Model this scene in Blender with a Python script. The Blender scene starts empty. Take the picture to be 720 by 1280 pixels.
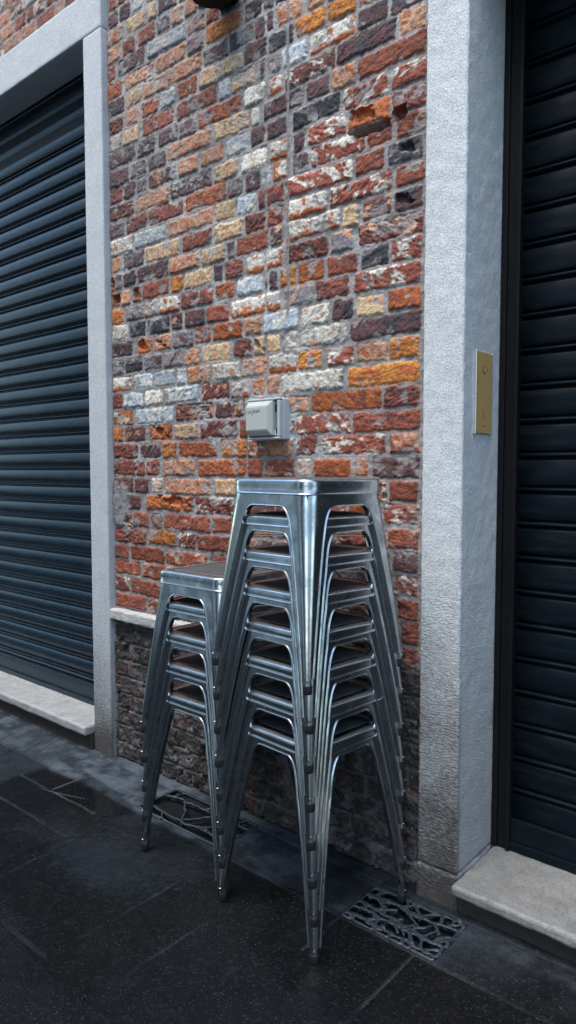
import bpy, bmesh, math, random
import numpy as np
from mathutils import Vector, Matrix, noise as mnoise

random.seed(7)
RS = np.random.RandomState(11)
scene = bpy.context.scene
COL = scene.collection
R = math.radians

# ------------------------------------------------------------------ camera
CAMH, FPX = 1.10, 880.0
PITCH, AZ = math.atan(53 / 880.0), R(49.4)
cam = bpy.data.objects.new('camera', bpy.data.cameras.new('camera'))
COL.objects.link(cam)
cam.location = (0, 0, CAMH)
cam.rotation_euler = (math.pi / 2 - PITCH, 0, R(40.6))
cam.data.sensor_fit = 'AUTO'
cam.data.sensor_width = 36
cam.data.lens = FPX / 1280 * 36
cam.data.clip_start = 0.02
cam.data.clip_end = 500
scene.camera = cam
_F = np.array([-math.cos(AZ), math.sin(AZ), 0]); _R = np.array([math.sin(AZ), math.cos(AZ), 0]); _U = np.array([0, 0, 1.])
_fw = _F * math.cos(PITCH) - _U * math.sin(PITCH); _up = _U * math.cos(PITCH) + _F * math.sin(PITCH)


def on_wall(px, py, Y):
    """survey helper: where a sight line of the survey photograph meets the wall plane y=Y"""
    r = _fw + _R * (px - 360) / FPX - _up * (py - 640) / FPX
    return r[0] * Y / r[1], CAMH + r[2] * Y / r[1]


# ------------------------------------------------------------------ helpers
def tag(o, label=None, cat=None, group=None, kind=None):
    if label: o['label'] = label
    if cat: o['category'] = cat
    if group: o['group'] = group
    if kind: o['kind'] = kind
    return o


def empty(name, loc=(0, 0, 0), rz=0.0):
    o = bpy.data.objects.new(name, None)
    COL.objects.link(o)
    o.location = loc
    o.rotation_euler = (0, 0, rz)
    o.empty_display_size = 0.1
    return o


def link(name, me, mat, parent=None):
    o = bpy.data.objects.new(name, me)
    COL.objects.link(o)
    if mat: me.materials.append(mat)
    if parent: o.parent = parent
    return o


def from_bm(name, bm, mat, parent=None, smooth=False):
    me = bpy.data.meshes.new(name)
    bmesh.ops.recalc_face_normals(bm, faces=bm.faces[:])
    if smooth:
        for e in bm.edges:
            if len(e.link_faces) == 2 and e.calc_face_angle(0) > .75: e.smooth = False
    bm.to_mesh(me); bm.free()
    if smooth:
        me.polygons.foreach_set('use_smooth', [True] * len(me.polygons))
    return link(name, me, mat, parent)


def box(bm, x0, x1, y0, y1, z0, z1, bev=0.0, seg=2):
    m = Matrix.Translation(((x0 + x1) / 2, (y0 + y1) / 2, (z0 + z1) / 2)) @ Matrix.Diagonal((x1 - x0, y1 - y0, z1 - z0, 1))
    g = bmesh.ops.create_cube(bm, size=1, matrix=m)
    if bev:
        es = list({e for v in g['verts'] for e in v.link_edges})
        bmesh.ops.bevel(bm, geom=es, offset=bev, segments=seg, affect='EDGES', profile=0.5)


def tube(bm, a, b, ra, rb, n=14, cap=True):
    a, b = Vector(a), Vector(b)
    t = (b - a).normalized()
    u = t.orthogonal().normalized(); w = t.cross(u)
    A, B = [], []
    for i in range(n):
        c, s = math.cos(2 * math.pi * i / n), math.sin(2 * math.pi * i / n)
        A.append(bm.verts.new(a + (u * c + w * s) * ra)); B.append(bm.verts.new(b + (u * c + w * s) * rb))
    for i in range(n):
        j = (i + 1) % n
        bm.faces.new((A[i], A[j], B[j], B[i]))
    if cap:
        bm.faces.new(A[::-1]); bm.faces.new(B)


def lathe(bm, prof, cx, cy, n=28):
    rings = []
    for r, z in prof:
        rings.append([bm.verts.new((cx + r * math.cos(2 * math.pi * i / n), cy + r * math.sin(2 * math.pi * i / n), z)) for i in range(n)])
    for a, b in zip(rings, rings[1:]):
        for i in range(n):
            j = (i + 1) % n
            bm.faces.new((a[i], a[j], b[j], b[i]))
    bm.faces.new(rings[0][::-1]); bm.faces.new(rings[-1])


def sweep(bm, pts, nrm, rad, n=6):
    """round bead along a polyline; nrm = surface normals"""
    rings = []
    for i, p in enumerate(pts):
        t = (pts[min(i + 1, len(pts) - 1)] - pts[max(i - 1, 0)]).normalized()
        a = nrm[i]; b = t.cross(a).normalized()
        rings.append([bm.verts.new(p + (a * math.cos(2 * math.pi * k / n) + b * math.sin(2 * math.pi * k / n)) * rad) for k in range(n)])
    for A, B in zip(rings, rings[1:]):
        for k in range(n):
            l = (k + 1) % n
            bm.faces.new((A[k], A[l], B[l], B[k]))
    bm.faces.new(rings[0][::-1]); bm.faces.new(rings[-1])


_TAB = RS.rand(64, 256, 256)


def vnoise(X, Z, seed):
    T = _TAB[seed % 64]
    xi = np.floor(X).astype(int); zi = np.floor(Z).astype(int)
    fx = X - xi; fz = Z - zi
    fx = fx * fx * (3 - 2 * fx); fz = fz * fz * (3 - 2 * fz)
    a = T[xi & 255, zi & 255]; b = T[(xi + 1) & 255, zi & 255]; c = T[xi & 255, (zi + 1) & 255]; d = T[(xi + 1) & 255, (zi + 1) & 255]
    return (a * (1 - fx) + b * fx) * (1 - fz) + (c * (1 - fx) + d * fx) * fz


def fbm(X, Z, seed, oct=4, gain=0.5):
    s = 0; a = 1.0; t = 0
    for o in range(oct):
        s = s + a * vnoise(X * 2 ** o + 17.3 * o, Z * 2 ** o + 9.1 * o, seed + o * 7); t += a; a *= gain
    return s / t


def sstep(a, b, x):
    t = np.clip((x - a) / (b - a), 0, 1)
    return t * t * (3 - 2 * t)


def grid_mesh(name, P, col=None, extra=None, back=None):
    """P: (n,m,3) points -> quad grid mesh, with colour attribute; back=(axis,value) closes it into a solid"""
    n, m, _ = P.shape
    V = P.reshape(-1, 3)
    idx = np.arange(n * m).reshape(n, m)
    q = np.stack([idx[:-1, :-1], idx[1:, :-1], idx[1:, 1:], idx[:-1, 1:]], -1).reshape(-1, 4)
    rim = np.concatenate([idx[:, 0], idx[-1, 1:], idx[-2::-1, -1], idx[0, -2:0:-1]])
    nb = 0
    if back is not None:
        B = V[rim].copy(); B[:, back[0]] = back[1]
        nb = len(B); bi = np.arange(n * m, n * m + nb)
        q2 = np.stack([rim, np.roll(rim, -1), np.roll(bi, -1), bi], -1)[:, ::-1]
        V = np.concatenate([V, B]); q = np.concatenate([q, q2])
    me = bpy.data.meshes.new(name)
    me.vertices.add(len(V)); me.vertices.foreach_set('co', V.astype(np.float32).ravel())
    me.loops.add(len(q) * 4); me.loops.foreach_set('vertex_index', q.astype(np.int32).ravel())
    me.polygons.add(len(q)); me.polygons.foreach_set('loop_start', (np.arange(len(q)) * 4).astype(np.int32))
    me.polygons.foreach_set('use_smooth', np.ones(len(q), bool))
    me.update(calc_edges=True)

    def put(nm, A):
        A = A.reshape(-1, A.shape[-1])
        if nb: A = np.concatenate([A, A[rim]])
        at = me.attributes.new(nm, 'FLOAT_COLOR', 'POINT')
        at.data.foreach_set('color', np.concatenate([A[:, :3], np.ones((len(A), 1))], 1).astype(np.float32).ravel())
    if col is not None: put('pigment', col)
    if extra is not None: put('surface', extra)
    me.validate()
    return me


# ------------------------------------------------------------------ material helpers
class NT:
    def __init__(s, name):
        s.m = bpy.data.materials.new(name); s.m.use_nodes = True
        s.t = s.m.node_tree; s.b = s.t.nodes['Principled BSDF']
        s.tc = None

    def n(s, typ, **kw):
        nd = s.t.nodes.new(typ)
        for k, v in kw.items():
            if k.startswith('i_'):
                key = k[2:]
                key = int(key) if key.isdigit() else key.replace('_', ' ')
                nd.inputs[key].default_value = v
            else: setattr(nd, k, v)
        return nd

    def l(s, a, b): s.t.links.new(a, b)

    def coord(s, scale=(1, 1, 1), rot=(0, 0, 0), which='Object'):
        if not s.tc: s.tc = s.n('ShaderNodeTexCoord')
        mp = s.n('ShaderNodeMapping'); mp.inputs['Scale'].default_value = scale; mp.inputs['Rotation'].default_value = rot
        s.l(s.tc.outputs[which], mp.inputs['Vector'])
        return mp.outputs[0]

    def noise(s, vec, scale, detail=4, rough=0.55, dist=0.0):
        nd = s.n('ShaderNodeTexNoise'); nd.inputs['Scale'].default_value = scale; nd.inputs['Detail'].default_value = detail
        nd.inputs['Roughness'].default_value = rough; nd.inputs['Distortion'].default_value = dist
        s.l(vec, nd.inputs['Vector']); return nd.outputs['Fac']

    def voro(s, vec, scale, feature='F1', out='Distance', rnd=1.0):
        nd = s.n('ShaderNodeTexVoronoi', feature=feature); nd.inputs['Scale'].default_value = scale
        nd.inputs['Randomness'].default_value = rnd
        s.l(vec, nd.inputs['Vector']); return nd.outputs[out]

    def ramp(s, fac, stops):
        nd = s.n('ShaderNodeValToRGB'); cr = nd.color_ramp
        while len(cr.elements) < len(stops): cr.elements.new(0.5)
        for e, (p, c) in zip(cr.elements, stops):
            e.position = p; e.color = (c, c, c, 1) if not hasattr(c, '__len__') else (*c[:3], 1)
        s.l(fac, nd.inputs[0]); return nd.outputs[0]

    def mix(s, fac, a, b, mode='MIX'):
        nd = s.n('ShaderNodeMix', data_type='RGBA', blend_type=mode)
        for sock, v in ((nd.inputs[0], fac), (nd.inputs[6], a), (nd.inputs[7], b)):
            if hasattr(v, 'is_linked'): s.l(v, sock)
            elif hasattr(v, '__len__'): sock.default_value = (*v[:3], 1)
            else: sock.default_value = v
        return nd.outputs[2]

    def math(s, op, a, b=0.5, clamp=False):
        nd = s.n('ShaderNodeMath', operation=op, use_clamp=clamp)
        for i, v in enumerate((a, b)):
            if hasattr(v, 'is_linked'): s.l(v, nd.inputs[i])
            else: nd.inputs[i].default_value = v
        return nd.outputs[0]

    def attr(s, name, out='Color'):
        nd = s.n('ShaderNodeAttribute'); nd.attribute_name = name; return nd.outputs[out]

    def sep(s, v):
        nd = s.n('ShaderNodeSeparateXYZ'); s.l(v, nd.inputs[0]); return nd.outputs

    def bump(s, h, strength, dist, prev=None):
        nd = s.n('ShaderNodeBump'); nd.inputs['Strength'].default_value = strength; nd.inputs['Distance'].default_value = dist
        s.l(h, nd.inputs['Height'])
        if prev is not None: s.l(prev, nd.inputs['Normal'])
        return nd.outputs[0]

    def out(s, col=None, rough=None, normal=None, metal=None, spec=None):
        for key, v in (('Base Color', col), ('Roughness', rough), ('Normal', normal), ('Metallic', metal), ('Specular IOR Level', spec)):
            if v is None: continue
            if hasattr(v, 'is_linked'): s.l(v, s.b.inputs[key])
            elif hasattr(v, '__len__'): s.b.inputs[key].default_value = (*v[:3], 1)
            else: s.b.inputs[key].default_value = v
        return s.m


def mat_plain(name, col, rough, metal=0.0, var=0.25, scale=30, bump=0.15):
    t = NT(name); v = t.coord()
    n = t.noise(v, scale, 5)
    c = t.mix(n, [x * (1 - var) for x in col], [x * (1 + var) for x in col])
    r = t.math('MULTIPLY_ADD', n, 0.25); t.t.nodes[-1].inputs[2].default_value = rough - 0.12
    return t.out(c, r, t.bump(t.noise(v, scale * 8, 3), bump, 0.002), metal)


def mat_masonry():
    t = NT('brick_and_mortar'); v = t.coord()
    c = t.attr('pigment')
    n1 = t.noise(v, 260, 4, 0.65); n2 = t.noise(v, 70, 5, 0.6)
    c = t.mix(1.0, c, t.ramp(n1, [(0.28, 0.72), (0.5, 1.0), (0.72, 1.28)]), 'MULTIPLY')
    c = t.mix(1.0, c, t.ramp(n2, [(0.3, 0.78), (0.5, 1.0), (0.7, 1.2)]), 'MULTIPLY')
    crack = t.voro(t.coord((1, 1, 1.6), (0.2, 0.5, 0.3)), 75, 'DISTANCE_TO_EDGE')
    b = t.bump(n1, 0.45, 0.003)
    b = t.bump(t.ramp(crack, [(0.0, 0.0), (0.12, 1.0)]), 0.35, 0.0022, b)
    return t.out(c, 0.82, b, spec=0.25)


def mat_plinth():
    t = NT('weathered_plinth'); v = t.coord()
    c = t.attr('pigment')
    n1 = t.noise(v, 150, 6, 0.7)
    sp = t.ramp(t.noise(v, 210, 3, 0.6), [(0.56, 0.0), (0.68, 1.0)])
    c = t.mix(1.0, c, t.ramp(n1, [(0.3, 0.5), (0.5, 1.0), (0.7, 1.7)]), 'MULTIPLY')
    c = t.mix(t.math('MULTIPLY', sp, 0.5), c, (0.30, 0.285, 0.29))
    b = t.bump(n1, 0.9, 0.005)
    return t.out(c, t.ramp(n1, [(0.3, 0.45), (0.7, 0.8)]), b, spec=0.35)


def mat_stone(name, base, dirt_top, coarse=1.0, dirt=0.9):
    """grey hammered stone; grime with a ragged edge soaks up from the pavement"""
    t = NT(name); v = t.coord()
    grain = t.noise(v, 300, 3, 0.75); pit = t.voro(v, 190, 'F1'); cloud = t.noise(v, 9, 5, 0.6)
    cell = t.voro(t.coord(), 150, 'DISTANCE_TO_EDGE')
    c = t.mix(cloud, [x * 0.82 for x in base], [min(1, x * 1.12) for x in base])
    c = t.mix(1.0, c, t.ramp(grain, [(0.3, 0.60), (0.5, 1.0), (0.7, 1.28)]), 'MULTIPLY')
    dark = t.ramp(t.noise(v, 230, 2, 0.5), [(0.62, 0.0), (0.70, 1.0)])
    c = t.mix(t.math('MULTIPLY', dark, 0.4), c, [x * 0.35 for x in base])
    c = t.mix(t.math('MULTIPLY', t.ramp(cell, [(0.0, 1.0), (0.06, 0.0)]), 0.28), c, [x * 0.35 for x in base])
    # ground grime
    zz = t.sep(t.coord())[2]
    stroke = t.noise(t.coord((1, 1, 3.2), (0, R(38), 0)), 75, 5, 0.65)
    g = t.math('ADD', t.math('DIVIDE', zz, dirt_top), t.math('MULTIPLY', t.math('SUBTRACT', t.noise(v, 6, 4), 0.5), 0.9))
    g = t.math('ADD', g, t.math('MULTIPLY', t.math('SUBTRACT', stroke, 0.5), 1.5))
    gm = t.ramp(g, [(0.10, 1.0), (0.50, 0.52), (1.0, 0.0)])
    yy = t.ramp(t.math('SUBTRACT', t.sep(t.coord())[1], 1.55), [(0.012, 1.0), (0.035, 0.32)])
    gs = t.math('MULTIPLY', t.math('MULTIPLY', gm, yy), dirt)
    c = t.mix(gs, c, (0.060, 0.048, 0.044))
    b = t.bump(grain, 0.5, 0.002)
    b = t.bump(pit, 0.24 * coarse, 0.0026, b)
    st = t.ramp(t.math('DIVIDE', zz, 1.0), [(0.25, 1.0), (0.95, 0.0)])
    b = t.bump(t.math('MULTIPLY', stroke, st), 1.0 * coarse, 0.009, b)
    return t.out(c, 0.78, b, spec=0.3)


def mat_steel(seat=False):
    t = NT('steel_seat_painted_shade' if seat else 'galvanised_steel'); v = t.coord()
    oi = t.n('ShaderNodeObjectInfo')
    off = t.n('ShaderNodeVectorMath', operation='ADD'); t.l(v, off.inputs[0])
    sc = t.n('ShaderNodeVectorMath', operation='SCALE'); sc.inputs[0].default_value = (7, 3, 5); t.l(oi.outputs['Random'], sc.inputs['Scale'])
    t.l(sc.outputs[0], off.inputs[1]); w = off.outputs[0]
    cloud = t.noise(w, 16, 6, 0.65, 0.6); fine = t.noise(w, 160, 4, 0.6)
    mp = t.n('ShaderNodeMapping'); mp.inputs['Scale'].default_value = (1, 1, 0.06); t.l(w, mp.inputs[0])
    streak = t.noise(mp.outputs[0], 320, 3, 0.6)
    c = t.mix(t.ramp(cloud, [(0.32, 0.0), (0.68, 1.0)]), (0.38, 0.395, 0.41), (0.70, 0.72, 0.735))
    spot = t.ramp(t.noise(w, 48, 5, 0.7), [(0.60, 0.0), (0.72, 1.0)])
    c = t.mix(t.math('MULTIPLY', spot, 0.40), c, (0.12, 0.115, 0.115))
    rust = t.ramp(t.noise(w, 34, 6, 0.75, 1.0), [(0.66, 0.0), (0.74, 1.0)])
    c = t.mix(t.math('MULTIPLY', rust, 0.6), c, (0.13, 0.075, 0.05))
    if seat:                                       # seat top darkened in the colour so shaded gaps between stools read black
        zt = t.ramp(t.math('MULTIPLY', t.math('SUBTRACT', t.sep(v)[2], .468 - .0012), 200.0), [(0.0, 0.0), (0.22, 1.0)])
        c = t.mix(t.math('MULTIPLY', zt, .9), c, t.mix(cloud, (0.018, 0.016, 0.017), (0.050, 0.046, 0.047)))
    ro = t.math('ADD', t.ramp(cloud, [(0.3, 0.27), (0.7, 0.10)]), t.math('MULTIPLY', streak, 0.07))
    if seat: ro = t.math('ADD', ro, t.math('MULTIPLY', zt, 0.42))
    b = t.bump(streak, 0.05, 0.0006)
    b = t.bump(t.noise(w, 22, 2), 0.07, 0.004, b)
    b = t.bump(fine, 0.03, 0.0006, b)
    me_ = t.math('SUBTRACT', 1.0, t.math('MULTIPLY', rust, 0.7))
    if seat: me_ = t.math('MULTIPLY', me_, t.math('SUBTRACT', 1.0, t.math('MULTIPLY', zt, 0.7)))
    return t.out(c, ro, b, me_)


def mat_ground():
    t = NT('wet_paving_stone'); v = t.coord()
    c = t.attr('pigment'); s = t.attr('surface')
    ss = t.n('ShaderNodeSeparateColor'); t.l(s, ss.inputs[0])
    n1 = t.noise(v, 190, 5, 0.7); n2 = t.noise(v, 22, 5, 0.6)
    c = t.mix(1.0, c, t.ramp(n1, [(0.3, 0.6), (0.5, 1.0), (0.7, 1.5)]), 'MULTIPLY')
    c = t.mix(1.0, c, t.ramp(n2, [(0.3, 0.8), (0.7, 1.2)]), 'MULTIPLY')
    spk = t.ramp(t.noise(v, 240, 2, 0.5), [(0.655, 0.0), (0.70, 1.0)])
    c = t.mix(t.math('MULTIPLY', spk, 0.75), c, (0.075, 0.088, 0.105))
    wet = ss.outputs[0]
    ro = t.math('ADD', t.math('MULTIPLY', t.math('SUBTRACT', 1.0, wet), 0.55), t.math('MULTIPLY', n1, 0.22))
    ro = t.math('ADD', ro, 0.03)
    nd = t.n('ShaderNodeBump'); nd.inputs['Distance'].default_value = 0.004; t.l(n1, nd.inputs['Height'])
    t.l(t.math('MULTIPLY', t.math('SUBTRACT', 1.0, wet), 0.28), nd.inputs['Strength'])
    return t.out(c, ro, nd.outputs[0], spec=0.10)


def mat_paint(name, col, rough, dust=0.5, spec=0.5):
    t = NT(name); v = t.coord()
    cl = t.noise(v, 5, 6, 0.65); str_ = t.noise(t.coord((0.35, 1, 2.5)), 28, 5, 0.7); fine = t.noise(v, 200, 3)
    c = t.mix(cl, [x * 0.75 for x in col], [x * 1.25 for x in col])
    d = t.ramp(str_, [(0.5, 0.0), (0.75, 1.0)])
    c = t.mix(t.math('MULTIPLY', d, 0.35 * dust), c, (0.05, 0.052, 0.056))
    ro = t.math('ADD', t.math('MULTIPLY', str_, 0.35), rough - 0.17)
    b = t.bump(str_, 0.12, 0.002); b = t.bump(fine, 0.08, 0.001, b)
    return t.out(c, ro, b, spec=spec)


def mat_marble(k=1.0):
    t = NT('pale_sill_stone'); v = t.coord()
    n = t.noise(v, 14, 8, 0.65, 1.2); n2 = t.noise(v, 240, 4, 0.7)
    vein = t.ramp(t.noise(v, 7, 6, 0.6, 2.0), [(0.47, 0.0), (0.5, 1.0), (0.53, 0.0)])
    c = t.mix(n, [k * q for q in (0.13, 0.128, 0.124)], [k * q for q in (0.29, 0.29, 0.288)])
    c = t.mix(t.math('MULTIPLY', vein, 0.35), c, (0.22, 0.20, 0.19))
    c = t.mix(1.0, c, t.ramp(n2, [(0.3, 0.55), (0.5, 1.0), (0.7, 1.32)]), 'MULTIPLY')
    grime = t.ramp(t.noise(v, 19, 6, 0.7), [(0.55, 0.0), (0.75, 1.0)])
    c = t.mix(t.math('MULTIPLY', grime, 0.5), c, (0.16, 0.125, 0.10))
    return t.out(c, t.ramp(n, [(0.3, 0.42), (0.7, 0.68)]), t.bump(n2, 0.35, 0.002))


def mat_grate():
    t = NT('worn_cast_iron'); v = t.coord()
    c = t.attr('pigment'); n = t.noise(v, 170, 5, 0.65)
    c = t.mix(1.0, c, t.ramp(n, [(0.3, 0.6), (0.5, 1.0), (0.7, 1.45)]), 'MULTIPLY')
    return t.out(c, t.ramp(n, [(0.3, 0.32), (0.7, 0.6)]), t.bump(n, 0.4, 0.002), spec=0.5)


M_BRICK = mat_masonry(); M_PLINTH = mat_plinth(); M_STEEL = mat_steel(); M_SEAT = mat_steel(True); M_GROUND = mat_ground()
M_JAMB = mat_stone('grey_hammered_stone', (0.60, 0.61, 0.625), 0.85, 1.0, 0.95)
M_JAMBL = mat_stone('grey_smooth_stone', (0.53, 0.545, 0.57), 0.46, 0.6, 0.95)
M_LEDGE = mat_stone('pale_ledge_stone', (0.56, 0.54, 0.52), 0.05, 1.2, 0.0)
M_RISER = mat_plain('dark_riser_stone', (0.045, 0.032, 0.027), 0.8, 0, 0.5, 25, 0.6)
M_MARBLE = mat_marble(); M_MARBLE_PALE = mat_marble(1.75)
M_SHL = mat_paint('blue_grey_shutter_paint', (0.0058, 0.017, 0.031), 0.30, 0.5, 0.42)
M_SHR = mat_paint('near_black_shutter_paint', (0.0028, 0.0062, 0.0100), 0.50, 0.45, 0.12)
M_RAIL = mat_paint('black_rail_paint', (0.007, 0.0065, 0.008), 0.5, 0.2, 0.15)
M_RUBBER = mat_plain('black_rubber', (0.006, 0.006, 0.0065), 0.65, 0, 0.3, 60, 0.1)
M_BLACK = mat_plain('black_lamp_paint', (0.003, 0.003, 0.0032), 0.8, 0, 0.2, 60, 0.1)
M_BOXA = mat_plain('grey_box_plastic', (0.42, 0.46, 0.48), 0.4, 0, 0.10, 40, 0.05)
M_BOXB = mat_plain('pale_cover_plastic', (0.44, 0.45, 0.42), 0.42, 0, 0.10, 40, 0.05)
M_INK = mat_plain('dark_ink', (0.05, 0.05, 0.05), 0.6)
M_BRASS = mat_plain('dull_brass', (0.54, 0.325, 0.125), 0.55, 0.08, 0.14, 45, 0.12)
M_NICKEL = mat_plain('bright_edge_metal', (0.80, 0.78, 0.72), 0.3, 0.9, 0.08, 45, 0.08)
M_PLASTER = mat_plain('pale_lime_plaster', (0.70, 0.67, 0.63), 0.85, 0, 0.18, 1.2, 0.2)
M_DARKGLASS = mat_plain('dark_window_glass', (0.02, 0.022, 0.025), 0.2, 0, 0.1, 3, 0.0)
M_GRATE = mat_grate()

# ------------------------------------------------------------------ brick wall
WY = 1.59            # wall plane
C0, CH = 0.579, 0.0619
XL, XR = -2.2285, -0.897
PAL = {
    'R': (.265, .084, .056), 'D': (.112, .060, .062), 'M': (.158, .060, .054), 'O': (.390, .120, .050), 'Q': (.500, .200, .060),
    'G': (.210, .185, .195), 'K': (.055, .052, .060), 'P': (.480, .270, .185), 'Y': (.540, .390, .245), 'W': (.590, .545, .485),
    'B': (.400, .435, .475), 'S': (.270, .085, .062), 'H': (.360, .130, .060)}
SEC = {'R': ('M', .18), 'D': ('K', .25), 'M': ('R', .22), 'O': ('R', .25), 'Q': ('O', .28), 'G': ('D', .3), 'K': ('G', .25), 'P': ('O', .14),
       'Y': ('P', .22), 'W': ('P', .12), 'B': ('W', .3), 'S': ('W', .30), 'H': ('O', .5)}
ROUGH = {'R': .8, 'D': .9, 'M': 1.25, 'O': .9, 'Q': .9, 'G': .7, 'K': 1.0, 'P': .6, 'Y': .6, 'W': .55, 'B': .45, 'S': 1.2, 'H': 1.3}
# survey of the facing bricks: (origin x, y, scale) and  x0,x1,y,kind  readings
SURVEY = [((130, 0, 3.512), "20,100,30,R 120,175,40,B 195,235,60,Y 235,320,25,D 65,115,75,D 20,65,105,D 100,180,115,Y 15,85,180,P 150,225,160,R 228,290,105,G 295,350,75,P 352,405,30,P 80,135,210,R 15,75,255,P 190,355,170,B 370,440,90,G 445,500,50,R 450,605,105,Q 620,695,35,K 65,175,280,D 225,355,250,P 365,430,185,G 435,545,220,G 550,655,160,D 665,720,110,D 20,50,335,R 92,215,330,P 275,428,300,P 415,610,300,Y 620,712,230,D 15,80,400,O 95,165,425,Y 170,270,375,P 325,405,385,O 505,555,385,B 558,660,345,Y 685,720,300,D 20,92,470,D 95,150,505,P 165,235,465,O 245,310,430,B 318,492,450,R 20,80,555,M 170,305,535,R 412,605,490,O 618,720,410,W 22,75,625,W 80,150,590,Y 240,325,595,D 328,400,555,G 483,640,545,Y 645,680,500,W 25,135,680,D 148,220,635,K 278,470,635,P 535,628,620,B 645,720,585,D 425,522,670,P 160,270,690,G 605,715,670,W"),
 ((330, 0, 3.512), "0,40,15,G 60,165,50,P 190,265,10,P 280,405,35,Q 0,40,100,D 140,268,110,Q 415,545,60,D 560,710,20,D 20,125,170,K 200,400,150,W 598,712,100,P 322,578,195,D 75,185,230,B 0,75,290,G 415,712,260,R 95,312,305,M 0,75,380,W 185,295,395,D 290,402,350,P 565,712,335,S 0,180,455,D 340,540,420,S 128,340,495,K 370,550,500,H 0,108,560,D 600,705,485,S 195,365,580,S 130,178,620,D 470,582,540,P 30,108,640,W 205,465,625,S 585,710,590,R 0,20,660,W 435,565,645,R 130,200,690,G 290,420,690,P 545,695,690,K"),
 ((130, 200, 3.512), "20,110,80,D 115,215,25,G 195,315,60,D 325,410,30,P 485,585,40,Y 20,85,140,M 85,138,125,D 145,185,100,G 290,472,95,D 622,690,75,D 692,720,50,B 145,283,155,P 360,540,145,O 540,608,100,G 20,130,205,M 195,345,210,R 490,570,200,Y 585,665,165,B 680,720,150,M 100,188,260,M 285,480,245,P 25,90,295,G 135,268,310,B 480,608,275,Y 622,720,240,M 28,125,355,W 345,478,320,R 180,330,370,Y 582,720,335,R 28,75,435,P 85,175,415,G 430,535,380,Y 535,575,360,G 288,415,415,P 150,280,460,D 625,720,410,W 25,65,510,H 65,138,495,D 335,492,480,Y 505,610,440,M 190,322,520,D 25,100,570,G 105,180,555,H 380,465,560,W 460,545,540,D 548,700,515,B 150,285,605,R 298,365,580,Q 25,75,645,H 75,138,635,P 338,478,640,M 490,608,610,O 612,720,580,G 180,330,670,W 25,90,695,Q 95,175,690,G 440,548,690,R 555,720,665,W"),
 ((330, 200, 3.512), "0,35,50,B 38,105,25,O 108,282,65,O 300,418,15,M 410,690,50,K 0,90,125,M 92,385,135,S 580,705,105,R 290,562,165,S 0,82,215,M 98,275,245,W 432,558,255,M 575,695,215,D 345,415,285,Y 0,25,320,R 30,80,305,D 98,330,330,W 415,700,335,M 0,80,395,W 100,285,425,M 290,390,395,G 10,82,480,D 425,550,445,K 560,690,425,S 150,262,520,O 280,408,485,R 50,140,550,Q 0,30,570,G 398,688,535,S 92,220,620,G 228,370,590,M 0,70,645,W 410,525,645,Y 545,688,625,O 165,285,690,W 303,390,680,D"),
 ((130, 400, 3.512), "30,95,15,P 30,105,80,W 115,182,60,K 195,290,50,K 295,345,30,D 355,450,20,D 458,545,10,M 35,125,145,D 150,215,130,H 220,295,115,P 300,390,105,G 400,465,85,O 480,605,70,O 618,690,45,P 35,90,220,G 92,168,210,K 180,255,195,G 258,345,185,G 350,420,175,P 428,552,155,Y 570,648,140,M 655,720,130,Y 40,122,285,W 130,212,275,B 220,308,265,B 318,362,258,B 368,468,245,P 475,595,230,W 605,712,215,P 35,82,365,R 85,172,360,B 180,260,350,W 265,412,335,B 428,555,320,M 558,640,310,W 645,720,300,P 40,125,430,O 140,302,422,B 315,480,410,M 490,618,400,D 40,90,505,Q 88,182,505,D 198,298,500,H 310,415,490,Y 425,585,485,M 40,150,577,M 160,252,577,K 258,320,570,Q 330,495,575,O 512,625,570,Q 625,710,575,R 45,180,650,M 188,245,650,R 262,395,655,P 412,625,650,O 630,695,645,R"),
 ((330, 400, 3.512), "0,150,30,B 168,285,15,R 305,380,5,D 382,690,50,D 92,362,90,W 0,70,120,Y 552,682,135,Q 408,538,155,P 278,395,170,S 150,250,190,Q 22,140,205,W 372,680,250,Q 82,345,270,W 0,68,300,P 210,512,365,O 528,682,345,M 110,198,380,P 392,682,455,R 145,378,470,S 552,682,555,R 255,528,565,S 145,230,565,M 0,125,570,P 145,210,640,W 218,378,640,O 395,455,640,P 475,682,660,K"),
 ((130, 580, 3.512), "135,198,95,D 210,260,95,W 270,465,100,P 485,575,105,Y 105,160,165,D 190,388,175,H 400,570,185,M 130,195,240,R 208,252,247,R 265,465,255,R 475,557,268,R 45,185,305,M 198,315,325,Q 325,400,330,M 410,550,345,R 48,108,370,M 118,262,385,R 272,455,405,R 465,545,415,R 50,160,445,R 170,320,465,R 48,115,510,M 122,255,530,R 50,185,585,R 190,245,605,R"),
 ((470, 580, 4.57), "40,75,160,W 78,240,180,R 45,235,310,S 68,240,455,R 95,240,595,K 105,238,725,M 122,238,865,R 145,240,1000,M 155,240,1120,M")]


def survey_courses():
    rows = {}
    for (ox, oy, s), txt in SURVEY:
        for w in txt.split():
            a, b, y, k = w.split(',')
            a, b, y = float(a), float(b), float(y)
            xa, _ = on_wall(ox + a / s, oy + y / s, WY); xb, _ = on_wall(ox + b / s, oy + y / s, WY)
            _, zc = on_wall(ox + (a + b) / 2 / s, oy + y / s, WY)
            i = int(math.floor((zc - C0) / CH))
            xa, xb = max(xa, XL + .004), min(xb, XR - .004)
            if xb - xa > .02: rows.setdefault(i, []).append([xa, xb, k])
    return rows


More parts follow.
